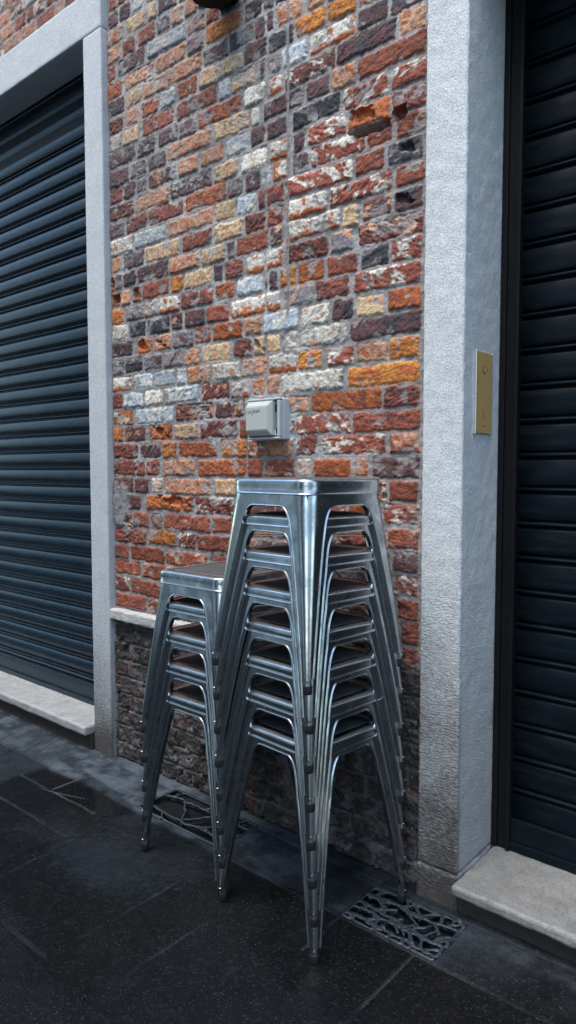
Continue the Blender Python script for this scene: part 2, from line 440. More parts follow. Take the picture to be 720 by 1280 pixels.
def layout(x0, x1, z0, z1, rows, rnd, weights):
    out = []
    for i in range(int(math.floor((z0 - C0) / CH)) - 1, int(math.ceil((z1 - C0) / CH)) + 1):
        r = sorted(rows.get(i, []))
        keep = []
        for b in r:
            if keep and b[0] < keep[-1][1] + .009:
                ov = keep[-1][1] - b[0]
                if ov > .55 * (b[1] - b[0]): continue
                m = (keep[-1][1] + b[0]) / 2
                keep[-1][1] = m - .0055; b[0] = m + .0055
            if b[1] - b[0] > .018: keep.append(b)
        full = []; cur = x0 + .004
        for b in keep + [[x1 - .003, x1 + .2, None]]:
            while b[0] - cur > .030:
                w = min(rnd.choice((.055, .085, .11, .13, .16)), b[0] - .011 - cur)
                if b[0] - .011 - cur - w < .045: w = b[0] - .011 - cur
                if w > .016: full.append([cur, cur + w, rnd.choice(weights)])
                cur += w + .011
            if b[2]: full.append(b); cur = b[1] + .011
        for a, c, k in full:
            zc = C0 + CH * (i + .5)
            out.append((a, c, zc, k))
    return out


def brickwork(name, x0, x1, z0, z1, step, rows, weights, parent, seed, cavity=()):
    rnd = random.Random(seed)
    xs = np.linspace(x0, x1, int((x1 - x0) / step) + 1); zs = np.linspace(z0, z1, int((z1 - z0) / step) + 1)
    X, Z = np.meshgrid(xs, zs, indexing='ij')
    H = (fbm(X * 60, Z * 60, 1 + seed, 4) - .5) * .006 + (fbm(X * 9, Z * 9, 3 + seed, 3) - .5) * .008 - .001
    mc = fbm(X * 25, Z * 25, 5 + seed, 4)[..., None]
    K = np.array((.265, .248, .243)) * (.74 + .52 * mc)
    pale = sstep(.57, .66, fbm(X * 7, Z * 7, 9 + seed, 4))[..., None] * .4
    K = K * (1 - pale) + np.array((.46, .46, .46)) * pale
    wob = (fbm(X * 38, Z * 38, 12, 3) - .5) * .0085 + (fbm(X * 150, Z * 150, 14, 2) - .5) * .006
    F1 = fbm(X * 45, Z * 45, 21, 5, .6); F2 = fbm(X * 22, Z * 22, 25, 4, .6); F3 = fbm(X * 110, Z * 110, 29, 3, .6)
    for bi, (a, b, zc, k) in enumerate(layout(x0, x1, z0, z1, rows, rnd, weights)):
        hh = CH / 2 - rnd.uniform(.0036, .0056); hw = (b - a) / 2; cx = (a + b) / 2; zc += rnd.uniform(-.0018, .0018)
        i0, i1 = np.searchsorted(xs, (a - .012, b + .012)); j0, j1 = np.searchsorted(zs, (zc - hh - .012, zc + hh + .012))
        if i1 - i0 < 2 or j1 - j0 < 2: continue
        sl = (slice(i0, i1), slice(j0, j1))
        x, z = X[sl] - cx, Z[sl] - zc
        ang = rnd.uniform(-.018, .018); z = z - x * ang
        rr = rnd.uniform(.003, .008)
        qx = np.abs(x) - hw + rr; qz = np.abs(z) - hh + rr
        d = np.hypot(np.maximum(qx, 0), np.maximum(qz, 0)) + np.minimum(np.maximum(qx, qz), 0) - rr + wob[sl] * rnd.uniform(.7, 1.5)
        m = sstep(.0019, -.0019, d)
        ro = ROUGH[k] * rnd.uniform(.7, 1.3)
        # flaked, slanting cleavage planes
        th = rnd.uniform(-.9, .9); u = (x * math.cos(th) + z * math.sin(th)); v = (-x * math.sin(th) + z * math.cos(th))
        fl = fbm(u * 30 + bi * 3.7, v * 110 + bi * 1.3, 33 + bi, 4, .55)
        fl = np.abs(fl - .5) * 2
        relief = rnd.uniform(.0020, .0062) + x * rnd.uniform(-.02, .02) + z * rnd.uniform(-.06, .06)
        relief = relief + (F1[sl] - .5) * .0062 * ro - fl * .0040 * ro + (F3[sl] - .5) * .0026
        relief = relief - .003 * sstep(-.007, 0, d)                      # worn arrises
        c1 = np.array(PAL[k]); s_k, s_f = SEC[k]
        if k in 'RMOS' and rnd.random() < .14: s_k, s_f = 'W', .30
        if k in 'RDMG' and rnd.random() < .15: s_k = 'P'
        c2 = np.array(PAL[s_k])
        t = rnd.uniform(.80, 1.22)
        p = fbm(u * 26 + bi * 5.1, v * 48 + bi * 2.9, 40 + bi, 5, .62)
        q = np.quantile(p, 1 - s_f) if p.size else .5
        w = sstep(q - .035, q + .035, p)[..., None]
        if k == 'W' and rnd.random() < .4:                               # whitewash lost along the lower edge
            w = np.maximum(w, sstep(-.006, -.016, z + (F1[sl] - .5) * .03)[..., None]); c2 = np.array(PAL['O'])
        cc = (c1 * (1 - w) + c2 * w) * t * (.76 + .48 * F1[sl][..., None]) * (.86 + .28 * F3[sl][..., None])
        zw = float(sstep(1.65, 2.05, zc) * sstep(-1.40, -1.75, cx)) * .32          # darker purple-brown mix towards the upper left, red lower down
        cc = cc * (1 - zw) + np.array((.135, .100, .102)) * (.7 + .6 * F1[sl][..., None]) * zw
        rw = float(sstep(1.32, 1.15, zc)) * .22
        cc = cc * (1 - rw) + np.array((.31, .085, .045)) * (.7 + .6 * F1[sl][..., None]) * rw
        dk = sstep(.60, .70, fbm(x * 90 + bi, z * 90 + bi * 2, 50 + bi, 3))[..., None] * .42
        cc = np.clip(cc * 1.06 - cc.mean(-1, keepdims=True) * .06, .01, 1)
        cc = cc * (1 - dk) + np.array((.045, .036, .036)) * dk
        if k == 'H' or rnd.random() < .025:                               # broken-out pocket
            px, pz = rnd.uniform(-.4, .4) * hw, rnd.uniform(-.1, .4) * hh
            pr = np.maximum(np.abs((x - px) + z * .5) / max(hw * .55, .02), np.abs(z - pz + x * .12) / (hh * .6)) + (F1[sl] - .5) * 2.2 + (F2[sl] - .5) * 1.2
            hole = sstep(1.0, .70, pr)
            relief = relief - hole * .017
        lime = sstep(.60, .68, F2[sl] + rnd.uniform(-.10, .06))          # mortar smeared over the face
        m2 = m * (1 - lime * .75)
        H[sl] = H[sl] * (1 - m) + (relief - lime * .002) * m
        K[sl] = K[sl] * (1 - m2[..., None]) + cc * m2[..., None]
    for (cx, cz, rx, rz, dep) in cavity:
        pr = np.maximum(np.abs(X - cx) / rx, np.abs(Z - cz - (X - cx) * .03) / rz) + (F1 - .5) * .55
        hole = sstep(1.05, .8, pr)
        H = H - hole * dep
    # straight building joint where two builds of brick meet
    if name == 'brickwork' and not parent.get('done'):
        jx = -1.362 + (fbm(Z * 20, Z * 3, 61, 3) - .5) * .008
        jm = sstep(.0075, .004, np.abs(X - jx)) * sstep(1.52, 1.56, Z)
        H = H * (1 - jm) + (-.001 + (F1 - .5) * .006) * jm
        K = K * (1 - jm[..., None]) + np.array((.23, .21, .21)) * jm[..., None]
        # grey cement repair at the lower left
        rm = sstep(.0, .03, .085 - np.hypot((X + 2.185) / 1.0, (Z - .965) / 1.3) + (F2 - .5) * .09)
        H = H * (1 - rm) + (.007 + (F1 - .5) * .007) * rm
        K = K * (1 - rm[..., None]) + (np.array((.235, .22, .22)) * (.6 + .8 * F1[..., None])) * rm[..., None]
        # pale plaster splash round the socket box
        pm = sstep(.5, .62, F2) * sstep(.05, .0, np.hypot((X + 1.345) / .6, (Z - 1.20) / 1.5) - .02)
        K = K * (1 - pm[..., None]) + np.array((.50, .53, .55)) * pm[..., None]
        parent['done'] = 1
    H = np.clip(H, -.06, .028)
    P = np.stack([X, WY - H, Z], -1)
    me = grid_mesh(name, P, np.clip(K, .01, .8), back=(1, WY + .20))
    return link(name, me, M_BRICK, parent)


wall = empty('brick_wall', (0, 0, 0))
tag(wall, 'old wall of mixed red, purple and whitewashed bricks between the two roller shutters', 'wall')
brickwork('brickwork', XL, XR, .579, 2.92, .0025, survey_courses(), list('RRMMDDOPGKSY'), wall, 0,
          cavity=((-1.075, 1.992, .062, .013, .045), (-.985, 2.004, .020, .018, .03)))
brickwork('brickwork', -4.35, XL - .001, 2.853, 3.45, .004, {}, list('PPRRPPRSOPWM'), wall, 3)
brickwork('brickwork', XL, .75, 2.921, 3.45, .008, {}, list('RRMDPOG'), wall, 5)
del wall['done']


def plinth():
    x0, x1, z0, z1 = XL, XR, -.02, .5785
    xs = np.linspace(x0, x1, 450); zs = np.linspace(z0, z1, 190)
    X, Z = np.meshgrid(xs, zs, indexing='ij')
    F1 = fbm(X * 50, Z * 50, 2, 5, .65); F2 = fbm(X * 14, Z * 14, 6, 4, .6); F3 = fbm(X * 120, Z * 120, 8, 3, .6)
    H = (F1 - .5) * .011 + (F3 - .5) * .005 + .004
    K = np.array((.036, .029, .028)) * (.5 + 1.0 * F1[..., None])
    course = Z / .0640 + (fbm(X * 6, Z * 6, 11, 2) - .5) * .25
    row = np.floor(course); fr = course - row
    hz = sstep(.075, .045, np.minimum(fr, 1 - fr))
    off = (row * .37) % 1
    bx = X / .21 + off; fx = bx - np.floor(bx)
    vx = sstep(.028, .014, np.minimum(fx, 1 - fx))
    clear = sstep(.30, .50, fbm(X * 5, Z * 7, 15, 3))       # joints lost under old render in places
    j = np.maximum(hz, vx * .8) * (.35 + .65 * clear)
    H = H * (1 - j * .8) - j * .011
    tone = .7 + .9 * vnoise(np.floor(bx) * 3.3 + 5, row * 2.7, 17)[..., None]
    K = K * tone
    K = K * (1 - j[..., None] * .55) + np.array((.24, .225, .22)) * j[..., None] * .55
    red = sstep(.62, .70, F2)[..., None] * .5
    K = K * (1 - red) + np.array((.12, .055, .045)) * red
    pale = sstep(.58, .68, fbm(X * 30, Z * 34, 19, 4))[..., None] * .5
    K = K * (1 - pale) + np.array((.19, .18, .182)) * pale
    pock = sstep(.66, .74, fbm(X * 26, Z * 26, 23, 3)); H = H - pock * .012
    me = grid_mesh('plinth', np.stack([X, WY - .002 - H, Z], -1), np.clip(K, .01, .6), back=(1, WY + .20))
    link('plinth', me, M_PLINTH, wall)


plinth()


def rough_box(x0, x1, y0, y1, z0, z1, step, amp, rad, freq=18.0, seed=0.0):
    """box with worn, uneven faces and softened arrises"""
    lo = np.array((x0, y0, z0)); hi = np.array((x1, y1, z1)); bm = bmesh.new()
    for ax in range(3):
        u, v = [i for i in range(3) if i != ax]
        def lin(i):
            L = hi[i] - lo[i]
            n = max(2, int(L / step))
            a = np.linspace(lo[i], hi[i], n + 1)
            e = [lo[i] + rad * .5, lo[i] + rad, hi[i] - rad, hi[i] - rad * .5]
            return np.unique(np.concatenate([a, e]).round(6))
        U, Vv = lin(u), lin(v)
        for side in (0, 1):
            g = []
            for a in U:
                rowv = []
                for b in Vv:
                    p = [0, 0, 0]; p[ax] = (lo, hi)[side][ax]; p[u] = a; p[v] = b
                    rowv.append(bm.verts.new(p))
                g.append(rowv)
            for i in range(len(U) - 1):
                for j in range(len(Vv) - 1):
                    bm.faces.new((g[i][j], g[i + 1][j], g[i + 1][j + 1], g[i][j + 1]))
    bmesh.ops.remove_doubles(bm, verts=bm.verts[:], dist=1e-5)
    for v in bm.verts:
        p = np.array(v.co); q = np.clip(p, lo + rad, hi - rad); d = p - q; L = np.linalg.norm(d)
        n = d / L if L > 1e-9 else np.zeros(3)
        k = Vector((p[0] * freq + seed, p[1] * freq, p[2] * freq))
        a = amp * (mnoise.noise(k) + .6 * mnoise.noise(k * 3.1) + .4 * mnoise.noise(k * 8.3))
        edge = (np.abs(d) > rad * .3).sum() > 1
        if edge: a += -abs(mnoise.noise(k * 2.3)) * amp * 1.6
        p = q + n * (rad + a)
        v.co = p
    return bm


from_bm('ledge', rough_box(XL + .001, -1.02, WY - .032, WY + .02, .5345, .5775, .008, .0028, .008, 26, 3), M_LEDGE, wall, True)

# ------------------------------------------------------------------ stone door surrounds, shutters
FY = 1.562
sl = empty('door_surround', (-3.2, FY, 0))
tag(sl, 'smooth grey stone surround with lintel around the left roller shutter', 'door frame')


def rel(o, parent):
    o.parent = parent
    o.matrix_parent_inverse = Matrix.Translation(-Vector(parent.location))
    return o


JL0, JL1 = -2.342, -2.2295
rel(from_bm('jamb', rough_box(JL0, JL1, FY, WY + .22, -.02, 2.694, .012, .0007, .004, 20, 1), M_JAMBL, None, True), sl)
rel(from_bm('lintel', rough_box(-4.35, JL1, FY, WY + .105, 2.6955, 2.852, .014, .0008, .005, 20, 2), M_JAMBL, None, True), sl)
rel(from_bm('jamb', rough_box(-4.35, -4.24, FY, WY + .22, -.02, 2.694, .03, .0007, .004, 20, 5), M_JAMBL, None, True), sl)
rel(from_bm('sill', rough_box(-4.235, JL0 - .003, 1.520, 1.80, .062, .101, .010, .0019, .009, 24, 4), M_MARBLE_PALE, None, True), sl)
bm = bmesh.new(); box(bm, -4.24, JL0 - .004, 1.553, 1.78, -.02, .0605, .003)
rel(from_bm('riser', bm, M_RISER), sl)
bm = bmesh.new(); box(bm, -4.24, JL0 - .002, WY + .107, WY + .22, 2.455, 2.86)  # header panel carried down in black, standing in for shade on the slats
rel(from_bm('header_shade_panel', bm, M_RAIL), sl)

sr = empty('door_surround', (-.1, FY, 0))
tag(sr, 'rough hammered grey stone pillar and sill framing the right roller shutter', 'door frame')
JR0, JR1 = -.8975, -.787
rel(from_bm('jamb', rough_box(JR0, JR1, FY, 1.80, .088, 2.334, .006, .0012, .006, 30, 8), M_JAMB, None, True), sr)
rel(from_bm('base_block', rough_box(JR0 - .002, JR1 + .001, FY - .003, 1.80, -.02, .0855, .006, .0026, .008, 30, 11), M_JAMB, None, True), sr)
rel(from_bm('lintel', rough_box(JR0, .75, FY, 1.80, 2.336, 2.50, .02, .0012, .006, 30, 9), M_JAMB, None, True), sr)
rel(from_bm('jamb', rough_box(.60, .75, FY, 1.80, -.02, 2.334, .03, .0012, .006, 30, 10), M_JAMB, None, True), sr)
rel(from_bm('sill', rough_box(JR1 + .004, .596, 1.522, 1.85, .056, .086, .008, .0021, .009, 24, 14), M_MARBLE, None, True), sr)
bm = bmesh.new(); box(bm, JR1 + .006, .594, 1.562, 1.84, -.02, .0545, .003)
rel(from_bm('riser', bm, M_RISER), sr)
# brick over the right door
brickwork('brickwork', XR + .001, .75, 2.502, 2.920, .008, {}, list('RRMDPOG'), wall, 6)


def slat_curtain(x0, x1, y, z0, z1, zref, pitch, prof, nx=14, wav=.0009):
    pts = []
    k = math.floor((z0 - zref) / pitch) - 1
    while zref + k * pitch < z1:
        for dz, dy in prof:
            z = zref + k * pitch + dz * pitch
            if z0 <= z <= z1: pts.append((z, dy))
        k += 1
    pts = [(z0, 0)] + pts + [(z1, 0)]
    xs = np.linspace(x0, x1, nx)
    P = np.zeros((nx, len(pts), 3))
    for i, x in enumerate(xs):
        for j, (z, dy) in enumerate(pts):
            P[i, j] = (x, y - dy + wav * mnoise.noise((x * 2.1, z * 9, y)), z + wav * 1.2 * mnoise.noise((x * 3.3, z * 5 + 7, y)))
    return grid_mesh('slat_curtain', P, back=(1, y + .03))


# left: convex slats with a hooked joint
profL = [(.0, .0005), (.018, .0065), (.045, .0072), (.065, .0055), (.075, -.0045), (.155, -.0060), (.18, -.0060), (.205, .0035), (.225, .0062), (.25, .0085), (.34, .0108), (.50, .0122), (.66, .0118), (.80, .0100), (.86, .0078), (.885, -.0050), (.985, -.0055)]
shl = empty('roller_shutter', (-3.2, 1.70, .10))
tag(shl, 'closed blue grey metal roller shutter in the left doorway, slats curved', 'shutter', 'roller shutters')
o = rel(link('slat_curtain', slat_curtain(-4.23, JL0 - .001, 1.705, .195, 2.70, 1.185 - .004, .0741, profL), M_SHL), shl)
bm = bmesh.new(); box(bm, -4.23, JL0 - .002, 1.696, 1.735, .1025, .192, .003)
box(bm, -4.23, JL0 - .004, 1.686, 1.6955, .1028, .122, .003); box(bm, -4.23, JL0 - .004, 1.690, 1.6955, .182, .1915, .002)
rel(from_bm('bottom_rail', bm, M_SHL), shl)

profR = [(.0, .0005), (.02, .0035), (.055, .0050), (.085, .0040), (.105, .0005), (.12, -.0070), (.165, -.0070), (.18, -.0005), (.205, .0012), (.36, .0018), (.60, .0019), (.86, .0012), (.91, -.0010), (.93, -.0080), (.985, -.0080)]
shr = empty('roller_shutter', (-.1, 1.78, .10))
tag(shr, 'closed near black roller shutter right of the stone pillar, flat slats', 'shutter', 'roller shutters')
rel(link('slat_curtain', slat_curtain(-.737, .56, 1.777, .175, 2.42, 1.138 - .006, .0885, profR), M_SHR), shr)
bm = bmesh.new(); box(bm, -.737, .56, 1.770, 1.81, .0875, .172, .003); box(bm, -.737, .56, 1.763, 1.7695, .088, .112, .003)
rel(from_bm('bottom_rail', bm, M_SHR), shr)
for s, xa, xb in ((1, JR1 + .0015, -.735), (-1, .562, .598)):
    bm = bmesh.new()
    w = xb - xa
    box(bm, xa, xa + w * .30, 1.7585, 1.80, .087, 2.33, .0015)
    box(bm, xa + w * .305, xa + w * .78, 1.764, 1.80, .087, 2.33, .0015)
    box(bm, xa + w * .785, xb, 1.7565, 1.80, .087, 2.33, .0015)
    rel(from_bm('guide_rail', bm, M_RAIL), shr)

# ------------------------------------------------------------------ brass plate on the pillar's reveal
bp = empty('wall_plate', (JR1, 1.665, 1.19))
tag(bp, 'narrow upright brass plate fixed to the grey stone pillar', 'plate')
bm = bmesh.new(); box(bm, JR1 - .002, JR1 + .0055, 1.622, 1.709, 1.190, 1.391, .0012)
rel(from_bm('face_plate', bm, M_BRASS), bp)
bm = bmesh.new()
box(bm, JR1 - .002, JR1 + .0075, 1.6165, 1.6205, 1.188, 1.393, .001)
box(bm, JR1 - .002, JR1 + .0045, 1.7105, 1.7130, 1.188, 1.393, .001)
rel(from_bm('edge_strip', bm, M_NICKEL), bp)
bm = bmesh.new()


def stroke(pts, r):
    for a, b in zip(pts, pts[1:]): tube(bm, a, b, r, r, 6)


X_ = JR1 + .0058
stroke([(X_, 1.658, 1.357), (X_, 1.653, 1.350), (X_, 1.655, 1.343), (X_, 1.664, 1.340), (X_, 1.671, 1.342)], .0011)
rel(from_bm('engraved_mark', bm, M_INK), bp); bm = bmesh.new()
stroke([(X_, 1.675, 1.358), (X_, 1.679, 1.345)], .0009)
rel(from_bm('engraved_mark', bm, M_INK), bp); bm = bmesh.new()
stroke([(X_, 1.660, 1.250), (X_, 1.656, 1.243), (X_, 1.662, 1.236), (X_, 1.659, 1.228), (X_, 1.661, 1.222)], .0006)
rel(from_bm('engraved_mark', bm, M_INK), bp); bm = bmesh.new()
stroke([(X_, 1.655, 1.210), (X_, 1.668, 1.208)], .0009)
rel(from_bm('engraved_mark', bm, M_INK), bp)

# ------------------------------------------------------------------ weatherproof socket box
BX0, BX1, BZ0, BZ1 = -1.486, -1.355, 1.188, 1.311
sb = empty('socket_box', ((BX0 + BX1) / 2, WY, BZ0))
tag(sb, 'small grey weatherproof electric socket box screwed to the brick wall above the tall stool stack', 'socket box')
bm = bmesh.new(); box(bm, BX0, BX1, 1.560, WY + .01, BZ0, BZ1, .006, 3)
rel(from_bm('back_box', bm, M_BOXA, None, False), sb)
bm = bmesh.new()
w = .008
box(bm, BX0 + .001, BX1 - .001, 1.543, 1.5595, BZ1 - w, BZ1 - .001, .003); box(bm, BX0 + .001, BX1 - .001, 1.543, 1.5595, BZ0 + .001, BZ0 + w, .003)
box(bm, BX0 + .001, BX0 + w, 1.5435, 1.5595, BZ0 + w + .0005, BZ1 - w - .0005, .003); box(bm, BX1 - w - .003, BX1 - .001, 1.5435, 1.5595, BZ0 + w + .0005, BZ1 - w - .0005, .003)
rel(from_bm('rim', bm, M_BOXA), sb)
cx0, cx1, cz0, cz1 = BX0 + .009, BX0 + .108, BZ0 + .012, BZ1 - .010
bm = bmesh.new()
vs = {}
for n_, (xa, xb, za, zb, yy) in {'b': (cx0, cx1, cz0, cz1, 1.5598), 'm': (cx0, cx1, cz0, cz1, 1.538), 'f': (cx0 + .004, cx1 - .010, cz0 + .016, cz1 - .016, 1.524)}.items():
    vs[n_] = [bm.verts.new(p) for p in ((xa, yy, za), (xb, yy, za), (xb, yy, zb), (xa, yy, zb))]
for a, b in (('b', 'm'), ('m', 'f')):
    for i in range(4):
        j = (i + 1) % 4
        bm.faces.new((vs[a][i], vs[a][j], vs[b][j], vs[b][i]))
bm.faces.new(vs['f']); bm.faces.new(vs['b'][::-1])
bmesh.ops.bevel(bm, geom=bm.edges[:], offset=.0018, segments=2, affect='EDGES')
cov = rel(from_bm('cover', bm, M_BOXB), sb)
bm = bmesh.new(); box(bm, BX1 - .033, BX1 - .018, 1.548, 1.5597, BZ0 + .012, BZ0 + .030, .002)
rel(from_bm('latch', bm, mat_plain('white_plastic', (.62, .66, .68), .4, 0, .05)), sb)
bm = bmesh.new()
for zc_ in (BZ1 - .030,):
    tube(bm, (BX0 + .1105, 1.552, zc_ - .010), (BX0 + .1105, 1.552, zc_ + .008), .004, .004, 10)
rel(from_bm('hinge', bm, M_RUBBER), sb); bm = bmesh.new()
tube(bm, (BX0 + .1105, 1.552, BZ0 + .016), (BX0 + .1105, 1.552, BZ0 + .032), .004, .004, 10)
rel(from_bm('hinge', bm, M_RUBBER), sb)
bm = bmesh.new()
yk = 1.5236
gx = lambda t: cx0 + .010 + t * .055
gz = lambda t: cz1 - .036 + t * .012
for seg_ in ([(0, 1), (.02, .1)], [(.02, .1), (.07, .0)], [(.14, .8), (.14, .1)], [(.20, .7), (.22, .1)], [(.22, .1), (.30, .6)], [(.34, .9), (.40, .4)], [(.48, .9), (.37, -.4)], [(.54, .8), (.54, .1)], [(.54, .8), (.62, .75)], [(.54, .45), (.61, .45)], [(.66, .05), (.71, .85)], [(.71, .85), (.77, .1)], [(.68, .4), (.75, .4)], [(.83, .85), (.83, .1)], [(.83, .85), (.93, .85)], [(.83, .5), (.91, .5)]):
    stroke([(gx(a), yk, gz(b)) for a, b in seg_], .0006)
rel(from_bm('lettering', bm, M_INK), cov)
cov.children[0].matrix_parent_inverse = Matrix.Identity(4)
cov.children[0].matrix_basis = Matrix.Identity(4)

# ------------------------------------------------------------------ wall lamp at the top of the picture
lx, ly, lz = -1.592, 1.505, 2.506
lamp = empty('wall_lamp', (lx, WY, lz))
tag(lamp, 'black wall lamp above the bricks, only its underside showing at the top edge', 'lamp')
bm = bmesh.new()
lathe(bm, [(.030, lz + .004), (.062, lz), (.066, lz + .006), (.064, lz + .05), (.055, lz + .12), (.04, lz + .17), (.015, lz + .185)], lx, ly)
rel(from_bm('lamp_shade', bm, M_BLACK, None, True), lamp)
bm = bmesh.new(); box(bm, lx - .016, lx + .016, ly, WY - .006, lz + .085, lz + .115, .004)
rel(from_bm('arm', bm, M_BLACK), lamp)
bm = bmesh.new(); box(bm, lx - .045, lx + .045, WY - .020, WY + .01, lz + .01, lz + .19, .006)
rel(from_bm('back_plate', bm, M_BLACK), lamp)

# ------------------------------------------------------------------ pavement
GR = [(-.868, 1.4455, .125, .079, 2), (-1.640, 1.465, .190, .080, 5)]       # drain gratings: centre, half sizes


def pavement():
    def axis(lo, a, b, hi, st):
        far = lambda s, e, n: s + (e - s) * (np.linspace(0, 1, n) ** 3)
        return np.concatenate([far(a, lo, 26)[:0:-1], np.arange(a, b, st), far(b, hi, 26)])
    xs = axis(-60, -3.4, .1, 60, .006); ys = axis(-60, .55, 1.62, 60, .005)
    X, Y = np.meshgrid(xs, ys, indexing='ij')
    near = sstep(3.6, 2.6, np.hypot(X + 1.3, Y - 1.1))
    F1 = fbm(X * 40, Y * 40, 3, 4, .6); F2 = fbm(X * 5, Y * 5, 7, 4, .6); F3 = fbm(X * 130, Y * 130, 9, 3); F1 = .5 + (F1 - .5) * .22
    wob = (fbm(X * 9, Y * 9, 13, 3) - .5) * .006
    joint = np.zeros_like(X)

    def J(d, w=.0034): return sstep(w, w * .4, np.abs(d))
    def jx(x, y0, y1): return J(X + wob - x) * sstep(y0 - .003, y0, Y) * sstep(y1 + .003, y1, Y)
    def jy(y, x0, x1): return J(Y + wob - y) * sstep(x0 - .003, x0, X) * sstep(x1 + .003, x1, X)
    GY = 1.355
    for d in (jy(GY, -9, -2.36), jy(GY - .0, -1.44, 1), jx(-2.335, 1.15, 1.53), jx(-1.80, .3, GY), jy(.80, -1.80, -1.41), jy(.80, -9, -2.4),
              jx(-1.41, .80, 1.20), jx(-.785, .7, GY), jx(-1.225, .82, 1.14), jy(.32, -9, 3), jx(-2.36, .32, 1.12), jy(1.12, -2.9, -1.85),
              jx(-2.92, .32, GY), jx(-.30, .32, GY), jx(-.99, 1.2, 1.56), jy(1.255, -2.35, -1.90), jx(-1.905, 1.12, 1.42), jy(1.535, -9, 1), jx(-2.15, 1.245, 1.40)):
        joint = np.maximum(joint, d)
    slabs_far = np.maximum(J(((X / .6) % 1 - .5) * .6, .006), J(((Y / .45) % 1 - .5) * .45, .006)) * (1 - near)
    joint = np.maximum(joint, slabs_far)
    gut = sstep(1.345, 1.375, Y + wob * 2 + (fbm(X * 7, Y * 7, 51, 4) - .5) * .05)                                   # rough gutter course against the wall
    Zh = (F1 - .5) * .0035 + (F2 - .5) * .006 + (F3 - .5) * .0012 + gut * (F1 - .5) * .004
    Zh = Zh - joint * .007
    tone = .75 + .5 * vnoise(np.floor(X / .42) * 1.7, np.floor((Y + .1) / .42) * 2.3, 21)
    K = np.array((.0050, .0056, .0066)) * (tone * (.65 + .7 * F1))[..., None]
    dry_sheen = sstep(.52, .80, fbm(X * 2.6, Y * 2.6, 43, 3) + (F3 - .5) * .22)[..., None]  # soft bluish sheen painted into the slab colour, along with dry pale patches
    K = K * (1 - dry_sheen * .55) + np.array((.022, .026, .032)) * dry_sheen * .55
    gg = (gut * (.30 + .70 * sstep(-1.15, -1.55, X)) * (1 - .75 * sstep(-.75, -.70, X) * sstep(1.50, 1.46, Y)) * (.35 + .75 * sstep(.36, .62, fbm(X * 12, Y * 16, 53, 5, .62))))[..., None]
    K = K * (1 - gg * .75) + np.array((.095, .112, .135)) * gg * .75
    grain = sstep(.66, .74, F3)[..., None] * .12
    K = K * (1 - grain) + np.array((.06, .062, .066)) * grain
    jp = joint[..., None] * .75
    jc = .25 + .6 * sstep(.42, .6, fbm(X * 4, Y * 4, 27, 3))[..., None]
    K = K * (1 - jp) + (np.array((.002, .002, .0025)) * (1 - jc) + np.array((.046, .053, .062)) * jc) * jp
    # lighter block with chisel marks at the left, mortar threads across the puddled slabs
    blk = sstep(.0, .01, np.minimum(np.minimum(X + 2.78, -2.34 - X), np.minimum(Y - 1.14, 1.53 - Y)))
    ch = J(((X * .9 + Y * .4 + wob * 3) / .055 % 1 - .5) * .055, .004) * sstep(.5, .6, fbm(X * 14, Y * 14, 31, 2)) * blk
    K = K * (1 - blk[..., None] * .45) + np.array((.040, .046, .053)) * blk[..., None] * .45
    Zh = Zh - ch * .004; K = K * (1 - ch[..., None] * .8)
    wet = sstep(.40, .62, fbm(X * 3.2, Y * 3.2, 35, 4) + (F1 - .5) * .25) * .62
    pud = sstep(.02, .0, np.maximum(np.maximum(X + 1.93 + wob * 3, -2.16 - X + wob * 3), np.maximum(Y - 1.40 - wob * 4, 1.25 - Y + wob)))
    pud2 = sstep(.02, .0, np.hypot((X + 1.93) / 1.8, Y - 1.33) - .055 + wob * 5)
    pud3 = sstep(.02, .0, np.hypot((X + 1.12) / 1.6, (Y - 1.32)) - .05 + wob * 5)
    pud = np.maximum(np.maximum(pud, pud2 * .95), pud3 * .8)
    wet = np.maximum(wet * (1 - gut * .7), pud)
    Zh = Zh * (1 - pud * .9) - pud * .0015
    K = K * (1 - pud[..., None] * .55)
    thr = (jx(-2.155, 1.27, 1.40) + jy(1.262, -2.15, -1.9) + J(Y - 1.255 - (X + 2.16) * .30 + wob) * sstep(-2.22, -2.16, X) * sstep(-2.0, -2.04, X)) * near
    thr = np.clip(thr, 0, 1)[..., None] * .7
    K = K * (1 - thr) + np.array((.09, .10, .115)) * thr
    wet = wet * (1 - thr[..., 0])
    for cx, cy, hx, hy, sd in GR:
        ins = sstep(.002, -.002, np.maximum(np.abs(X - cx) - hx - .004, np.abs(Y - cy) - hy - .004))
        Zh = Zh * (1 - ins) - .022 * ins
        K = K * (1 - ins[..., None]) + np.array((.009, .010, .012)) * ins[..., None]
    far = 1 - near
    P = np.stack([X, Y, Zh * np.clip(near + .3, 0, 1)], -1)
    me = grid_mesh('pavement', P, np.clip(K, .006, .5), np.stack([wet, wet, wet], -1))
    tag(link('pavement', me, M_GROUND), kind='structure')


pavement()


